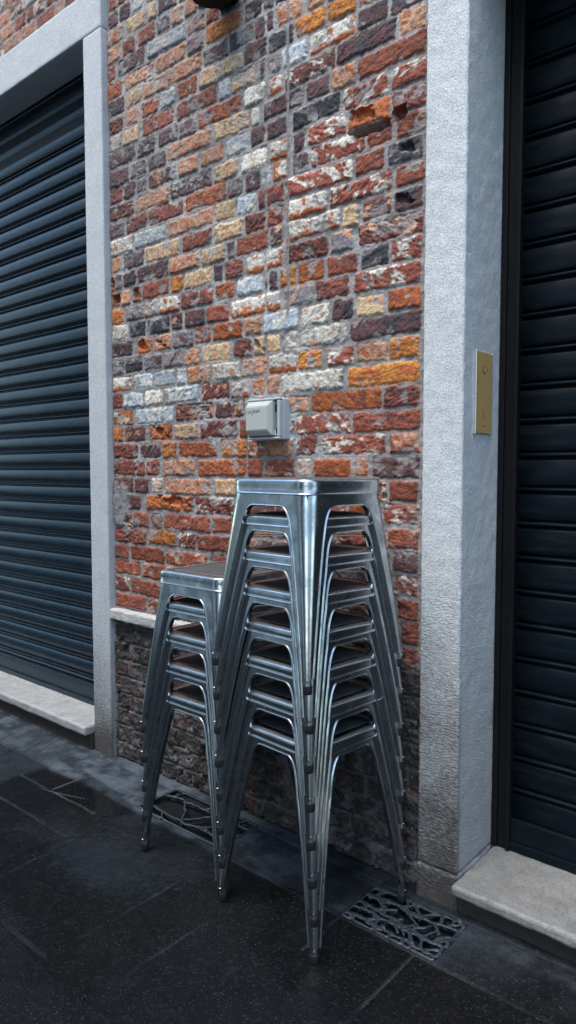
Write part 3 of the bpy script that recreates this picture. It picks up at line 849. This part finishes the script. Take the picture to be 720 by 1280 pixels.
def grating(cx, cy, hx, hy, sd, label, coarse):
    st = .0022
    xs = np.arange(-hx, hx + st / 2, st); ys = np.arange(-hy, hy + st / 2, st)
    X, Y = np.meshgrid(xs, ys, indexing='ij')
    rs = np.random.RandomState(sd)
    wx = (fbm((X + cx) * 22, Y * 22, 4 + sd, 3) - .5) * .030; wy = (fbm((X + cx) * 22, Y * 22, 9 + sd, 3) - .5) * .030
    U, V = X + wx, Y + wy
    bars = np.full_like(X, 9.)
    # twisting branches: a few trunks, each throwing twigs at a slant
    def seg(ax, ay, bx, by, ra, rb):
        nonlocal bars
        dx, dy = bx - ax, by - ay
        t = np.clip(((U - ax) * dx + (V - ay) * dy) / (dx * dx + dy * dy), 0, 1)
        d = np.hypot(U - ax - t * dx, V - ay - t * dy) - (ra + (rb - ra) * t)
        bars = np.minimum(bars, d)
    nt = coarse; gap = .034 if coarse > 2 else .075
    for i in range(nt):
        y0 = -hy + (i + .5) * 2 * hy / nt
        y1 = y0 + rs.uniform(-.035, .035)
        seg(-hx * 1.1, y0, hx * 1.1, y1, .0064 if coarse > 2 else .0050, .0050)
        for k in range(int(hx * 2 / gap)):
            x = -hx + .02 + k * gap + rs.uniform(-.008, .008); yy = y0 + (y1 - y0) * (x + hx) / (2 * hx)
            s = rs.choice((-1, 1)); L = 2 * hy / nt * rs.uniform(.9, 1.3)
            seg(x, yy, x + L * rs.uniform(.5, 1.1), yy + s * L, .0050 if coarse > 2 else .0040, .0038)
    edge = np.minimum(hx - np.abs(X), hy - np.abs(Y)) - .0025
    bars = np.minimum(bars, edge)
    gx_, gy_ = np.gradient(bars, st); gl = np.maximum(np.hypot(gx_, gy_), .3)
    nearb = (np.abs(bars) < st * .75) & (edge > -.003)
    sh = np.where(nearb, bars / gl, 0)
    PX, PY = X - gx_ / gl * sh, Y - gy_ / gl * sh
    n1 = fbm(X * 60 + cx, Y * 60, 15, 4)
    Z = (n1 - .5) * .0015 - .0022 * sstep(-.0035, .0, bars)
    K = np.array((.030, .038, .049)) * (.55 + .9 * n1)[..., None]
    me0 = grid_mesh('drain_grating', np.stack([PX, PY, Z], -1), np.clip(K, .006, .5))
    bm = bmesh.new(); bm.from_mesh(me0)
    bv = np.where(nearb, 0, bars).ravel()
    dead = [f for f in bm.faces if sum(bv[v.index] for v in f.verts) > 1e-5]
    bmesh.ops.delete(bm, geom=dead, context='FACES')
    bm.to_mesh(me0); bm.free()
    o = link('drain_grating', me0, M_GRATE)
    md = o.modifiers.new('plate', 'SOLIDIFY'); md.thickness = .010; md.offset = -1
    o.location = (cx, cy, .0012)
    tag(o, label, 'drain grate', 'drain gratings in the gutter')


grating(*GR[0], 'small drain grating with branching bars at the foot of the tall stool stack', 5)
grating(*GR[1], 'longer drain grating with thin branching bars under the short stool stack', 2)

# ------------------------------------------------------------------ stools
S, PIT = .468, .0870
RIM, APR = .034, .063        # seat rim depth, arch height below the seat
ZS = S - RIM                 # seam height
ZB = .034                    # lower end of the pressed legs
HT, HB = .1335, .1720


def pressing(rim, apr):
    global RIM, APR, ZS, I_, O_
    RIM, APR = rim, apr
    ZS = S - RIM
    I_, O_ = leg_paths()


def hz(z):
    t = min(1.0, (S - .034 - z) / (S - .034))
    return HT + (HB - HT) * (1 - (1 - t) ** 1.12 if t > 0 else 1.12 * t)


def rz(z):
    t = min(1, max(0, (S - .034 - z) / (S - .034)))
    return .036 * (1 - t) ** 1.3 + .011 * (1 - (1 - t) ** 1.3)


def pt(u, z, off=0.0):
    """developed coordinate u on the -y face -> point and outward normal"""
    h, r = hz(z), rz(z)
    s = 1 if u >= 0 else -1
    a = abs(u); flat = h - r
    if a <= flat: p = Vector((u, -h, z)); n = Vector((0, -1, 0))
    else:
        g = (a - flat) / r
        n = Vector((s * math.sin(g), -math.cos(g), 0)); p = Vector((s * flat, -flat, z)) + n * r
    return p + n * off, n


def umax(z): return hz(z) - rz(z) + rz(z) * math.pi / 4


def leg_paths():
    I, O = [], []
    u0, za = .046, S - APR
    P0, P1, P2 = (u0, za), (.0740, za - .001), (.0865, S - .118)
    n = 12
    um = umax(ZS)
    for i in range(n + 1):
        t = i / n
        I.append(((1 - t) ** 2 * P0[0] + 2 * t * (1 - t) * P1[0] + t * t * P2[0], (1 - t) ** 2 * P0[1] + 2 * t * (1 - t) * P1[1] + t * t * P2[1]))
        if t <= .6: O.append((u0 + (um - u0) * (t / .6), ZS))
        else:
            z = ZS + (S - .118 - ZS) * ((t - .6) / .4); O.append((umax(z), z))
    m = 26
    for i in range(1, m + 1):
        t = i / m
        z = S - .118 + (ZB - (S - .118)) * t
        wb = (umax(S - .118) - .0865)
        w = wb + (.0165 - wb) * (t ** .80)
        I.append((umax(z) - w, z)); O.append((umax(z), z))
    return I, O


I_, O_ = leg_paths()
ROT = [Matrix.Rotation(math.pi / 2 * k, 4, 'Z') for k in range(4)]


def leg_mesh(corner):
    """pressed sheet leg wrapping one corner: both flanges, rolled bead along the arch, tube foot"""
    bm = bmesh.new(); Mw = 9
    M0 = ROT[corner]
    for sgn, rot in ((1, M0), (-1, ROT[(corner + 1) % 4])):
        rows = []
        for (iu, iz), (ou, oz) in zip(I_, O_):
            row = []
            for j in range(Mw + 1):
                t = j / Mw
                t2 = t
                p, n = pt(sgn * (iu + (ou - iu) * t2), iz + (oz - iz) * t2)
                # shallow pressed swage beside the bead
                row.append(bm.verts.new(rot @ p))
            rows.append(row)
        for a, b in zip(rows, rows[1:]):
            for j in range(Mw):
                q = (a[j], a[j + 1], b[j + 1], b[j])
                try: bm.faces.new(q if sgn > 0 else q[::-1])
                except ValueError: pass
        # returned flange along the arch
        back = []
        for (iu, iz) in I_:
            p, n = pt(sgn * iu, iz, -.009); back.append(bm.verts.new(rot @ p))
        for k in range(len(I_) - 1):
            q = (rows[k][0], rows[k + 1][0], back[k + 1], back[k])
            bm.faces.new(q if sgn > 0 else q[::-1])
        pts, nr = [], []
        for (iu, iz) in I_:
            p, n = pt(sgn * iu, iz, .0004); pts.append(rot @ p); nr.append(rot.to_3x3() @ n)
        sweep(bm, pts, nr, .0021)
    bmesh.ops.remove_doubles(bm, verts=bm.verts[:], dist=2e-5)
    d = (M0 @ Vector((1, -1, 0))).normalized()
    dc = .2275
    tube(bm, d * dc + Vector((0, 0, .006)), d * (dc - .0078) + Vector((0, 0, .078)), .0098, .0092, 18)
    b0 = d * (dc + .0070) + Vector((0, 0, .028))
    tube(bm, b0, b0 + d * .0030, .0030, .0024, 10)
    return bm


def foot_mesh(corner):
    bm = bmesh.new()
    d = (ROT[corner] @ Vector((1, -1, 0))).normalized() * .2277
    lathe(bm, [(.0100, 0), (.0108, .002), (.0109, .0165), (.0103, .019)], d.x, d.y, 20)
    return bm


def apron_mesh(side):
    bm = bmesh.new()
    u0, za = .046, S - APR
    for k in (side,):
        g = []
        for i in range(9):
            u = -u0 + 2 * u0 * i / 8
            col = [bm.verts.new(ROT[k] @ pt(u, ZS + (za - ZS) * j / 3)[0]) for j in range(4)]
            col.append(bm.verts.new(ROT[k] @ pt(u, za, -.009)[0]))
            g.append(col)
        for a, b in zip(g, g[1:]):
            for j in range(4): bm.faces.new((a[j], a[j + 1], b[j + 1], b[j]))
        pts = [ROT[k] @ pt(-u0 + 2 * u0 * i / 8, za, .0004)[0] for i in range(9)]
        sweep(bm, pts, [ROT[k].to_3x3() @ Vector((0, -1, 0))] * 9, .0021)
    return bm


def seat_mesh():
    bm = bmesh.new(); rings = []

    def ring(half, r, z, ns=7, nf=8):
        pts = []
        for k in range(4):
            f = half - r
            for i in range(nf): pts.append(ROT[k] @ Vector((-f + 2 * f * i / nf, -half, z)))
            for i in range(ns):
                a = math.pi / 2 * i / ns
                pts.append(ROT[k] @ Vector((f + r * math.sin(a), -f - r * math.cos(a), z)))
        rings.append([bm.verts.new(p) for p in pts])
    h = HT + .0022; r = .0372
    ring(h - .004, r - .004, ZS + .0005); ring(h + .0016, r + .0016, ZS); ring(h + .0022, r + .0022, ZS + .0014); ring(h + .0012, r + .0012, ZS + .0032)
    ring(h, r, ZS + .0045); ring(h, r, S - .016); ring(h, r, S - .0085)
    for a in (25, 50, 70, 90):
        c = R(a); ins = .0085 * (1 - math.cos(c)); ring(h - ins, r - ins, S - .0085 + .0085 * math.sin(c))
    ring(h - .016, r - .015, S - .0006); ring(h - .022, r - .018, S - .0022)            # pressed border line
    ring(h - .030, r - .020, S - .0022); ring(h - .036, r - .021, S - .0004)
    for s in (.75, .5, .28): ring(h * s - .016, max(.006, r * s - .014), S + .0012 + (1 - s) * .0025)
    for a, b in zip(rings, rings[1:]):
        n = len(a)
        for i in range(n): bm.faces.new((a[i], a[(i + 1) % n], b[(i + 1) % n], b[i]))
    bm.faces.new(rings[-1])
    return bm


def brace_mesh(side):
    bm = bmesh.new()
    z = S - .052
    for k in (side,):
        a = ROT[k] @ Vector((.118, -.118, z - k * .0022)); b = -a; b.z = a.z
        d = (b - a).normalized(); w = Vector((-d.y, d.x, 0)) * .011; t = Vector((0, 0, .0009))
        vs_ = [bm.verts.new(p + s1 * w + s2 * t) for p in (a, b) for s1, s2 in ((1, 1), (-1, 1), (-1, -1), (1, -1))]
        for i in range(4):
            j = (i + 1) % 4
            bm.faces.new((vs_[i], vs_[j], vs_[4 + j], vs_[4 + i]))
        bm.faces.new(vs_[:4]); bm.faces.new(vs_[4:][::-1])
    return bm


def sheet(o, th=.0013):
    md = o.modifiers.new('sheet', 'SOLIDIFY'); md.thickness = th; md.offset = -1; md.use_rim = False
    for p in o.data.polygons: p.use_smooth = True
    return o


def make_stool():
    root = empty('metal_stool')
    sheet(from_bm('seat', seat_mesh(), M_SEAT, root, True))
    for k in range(4): sheet(from_bm('apron', apron_mesh(k), M_STEEL, root, True))
    for k in (0, 1): from_bm('brace_strap', brace_mesh(k), M_STEEL, root)
    for k in range(4):
        lg = sheet(from_bm('leg', leg_mesh(k), M_STEEL, root, True))
        from_bm('rubber_foot', foot_mesh(k), M_RUBBER, lg, True)
    return root


def copy_tree(o, parent=None):
    c = o.copy(); COL.objects.link(c); c.parent = parent
    for ch in list(o.children): copy_tree(ch, c)
    return c


ORD = ['lowest', 'second from the bottom', 'third from the bottom', 'fourth from the bottom', 'fifth from the bottom', 'third from the top', 'second from the top', 'topmost']
TALL = [
    'lowest steel stool of the tall stack, its four feet on the pavement',
    'steel stool just above the lowest one in the tall stack',
    'third steel stool from the bottom of the tall stack',
    'fourth steel stool from the bottom of the tall stack',
    'fifth steel stool from the bottom of the tall stack',
    'steel stool two below the top of the tall stack',
    'steel stool directly under the topmost one of the tall stack',
    'topmost steel stool of the tall stack, bare shiny seat below the socket box']
SHORT = [
    'lowest steel stool of the short stack beside the tall stack, standing on the pavement',
    'steel stool just above the lowest one in the short stack',
    'middle one of the five steel stools in the short stack',
    'steel stool directly under the topmost one of the short stack',
    'topmost steel stool of the short stack, dark seat partly hidden by the tall stack']
pressing(.0245, .0365)
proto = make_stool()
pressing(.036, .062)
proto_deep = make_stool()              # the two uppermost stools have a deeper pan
first = {id(proto), id(proto_deep)}
rs = random.Random(5)
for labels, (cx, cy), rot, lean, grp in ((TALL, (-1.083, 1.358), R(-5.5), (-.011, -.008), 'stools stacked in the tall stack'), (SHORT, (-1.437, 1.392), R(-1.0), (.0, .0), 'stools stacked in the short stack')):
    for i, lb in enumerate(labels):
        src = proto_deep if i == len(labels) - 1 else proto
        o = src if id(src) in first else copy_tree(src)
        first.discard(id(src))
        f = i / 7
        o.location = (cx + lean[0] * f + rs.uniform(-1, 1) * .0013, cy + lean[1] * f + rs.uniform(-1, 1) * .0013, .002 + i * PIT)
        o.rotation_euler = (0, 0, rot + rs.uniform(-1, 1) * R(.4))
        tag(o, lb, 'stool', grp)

# ------------------------------------------------------------------ houses added behind the camera, sized and spaced for shade and steel reflections
OY, OH = -2.3, 5.0


def house(xa, xb, ops, label, OH=5.0):
    ob = empty('added_house', ((xa + xb) / 2, OY, 0))
    tag(ob, label, 'house')
    bm = bmesh.new(); x = xa
    for a, b in ops:
        box(bm, x, a, OY - 5, OY, 0, OH); x = b
        box(bm, a, b, OY - 5, OY, 2.3, 3.2); box(bm, a, b, OY - 5, OY, 4.4, OH)
    box(bm, x, xb, OY - 5, OY, 0, OH)
    rel(from_bm('wall', bm, M_PLASTER), ob)
    for a, b in ops:
        for z0, z1 in ((.02, 2.298), (3.202, 4.398)):
            bm = bmesh.new(); box(bm, a + .001, b - .001, OY - .30, OY - .22, z0, z1); rel(from_bm('window', bm, M_DARKGLASS), ob)


house(-12.0, 0.1, [(-10.5, -9.0), (-7.6, -6.2), (-4.9, -3.9), (-1.9, -.9)], 'pale plastered house added unseen across the alley left of a sky gap, for shade and reflections in the steel stools', 6.3)
house(6.0, 16.0, [(7.4, 8.6), (10.6, 12.0)], 'pale plastered house added unseen across the alley right of a sky gap, for reflections in the steel stools')

# ------------------------------------------------------------------ light
SUN_EL, SUN_AZ = R(64), math.atan2(-.10, -1.0)          # towards the sun: from the alley side, a little left
sdir = Vector((math.cos(SUN_EL) * math.sin(SUN_AZ), math.cos(SUN_EL) * math.cos(SUN_AZ), math.sin(SUN_EL)))
w = bpy.data.worlds.new('World'); scene.world = w; w.use_nodes = True
nt = w.node_tree
sky = nt.nodes.new('ShaderNodeTexSky'); sky.sky_type = 'NISHITA'; sky.sun_disc = False
sky.sun_elevation = SUN_EL; sky.sun_rotation = SUN_AZ % (2 * math.pi)
sky.air_density = 1.0; sky.dust_density = 1.2; sky.ozone_density = 1.0
bg = nt.nodes['Background']; bg.inputs[1].default_value = .15
tint = nt.nodes.new('ShaderNodeMix'); tint.data_type = 'RGBA'; tint.blend_type = 'MULTIPLY'      # thin cloud over the blue
tint.inputs[0].default_value = 1.0; tint.inputs[7].default_value = (.95, 1.03, .97, 1)
nt.links.new(sky.outputs[0], tint.inputs[6]); nt.links.new(tint.outputs[2], bg.inputs[0])
sd = bpy.data.lights.new('sun', 'SUN'); sd.energy = 1.25; sd.angle = R(40); sd.color = (1.0, .93, .84)
so = bpy.data.objects.new('sun', sd); COL.objects.link(so)
so.rotation_euler = sdir.to_track_quat('Z', 'Y').to_euler()
so.location = sdir * 20

scene.render.resolution_x, scene.render.resolution_y = 576, 1024
vs_ = scene.view_settings
scene.display_settings.display_device = 'sRGB'
vs_.view_transform = 'Standard'; vs_.look = 'None'; vs_.gamma = 1.0; vs_.use_curve_mapping = False
vs_.exposure = 1.65
scene.cycles.max_bounces = 8
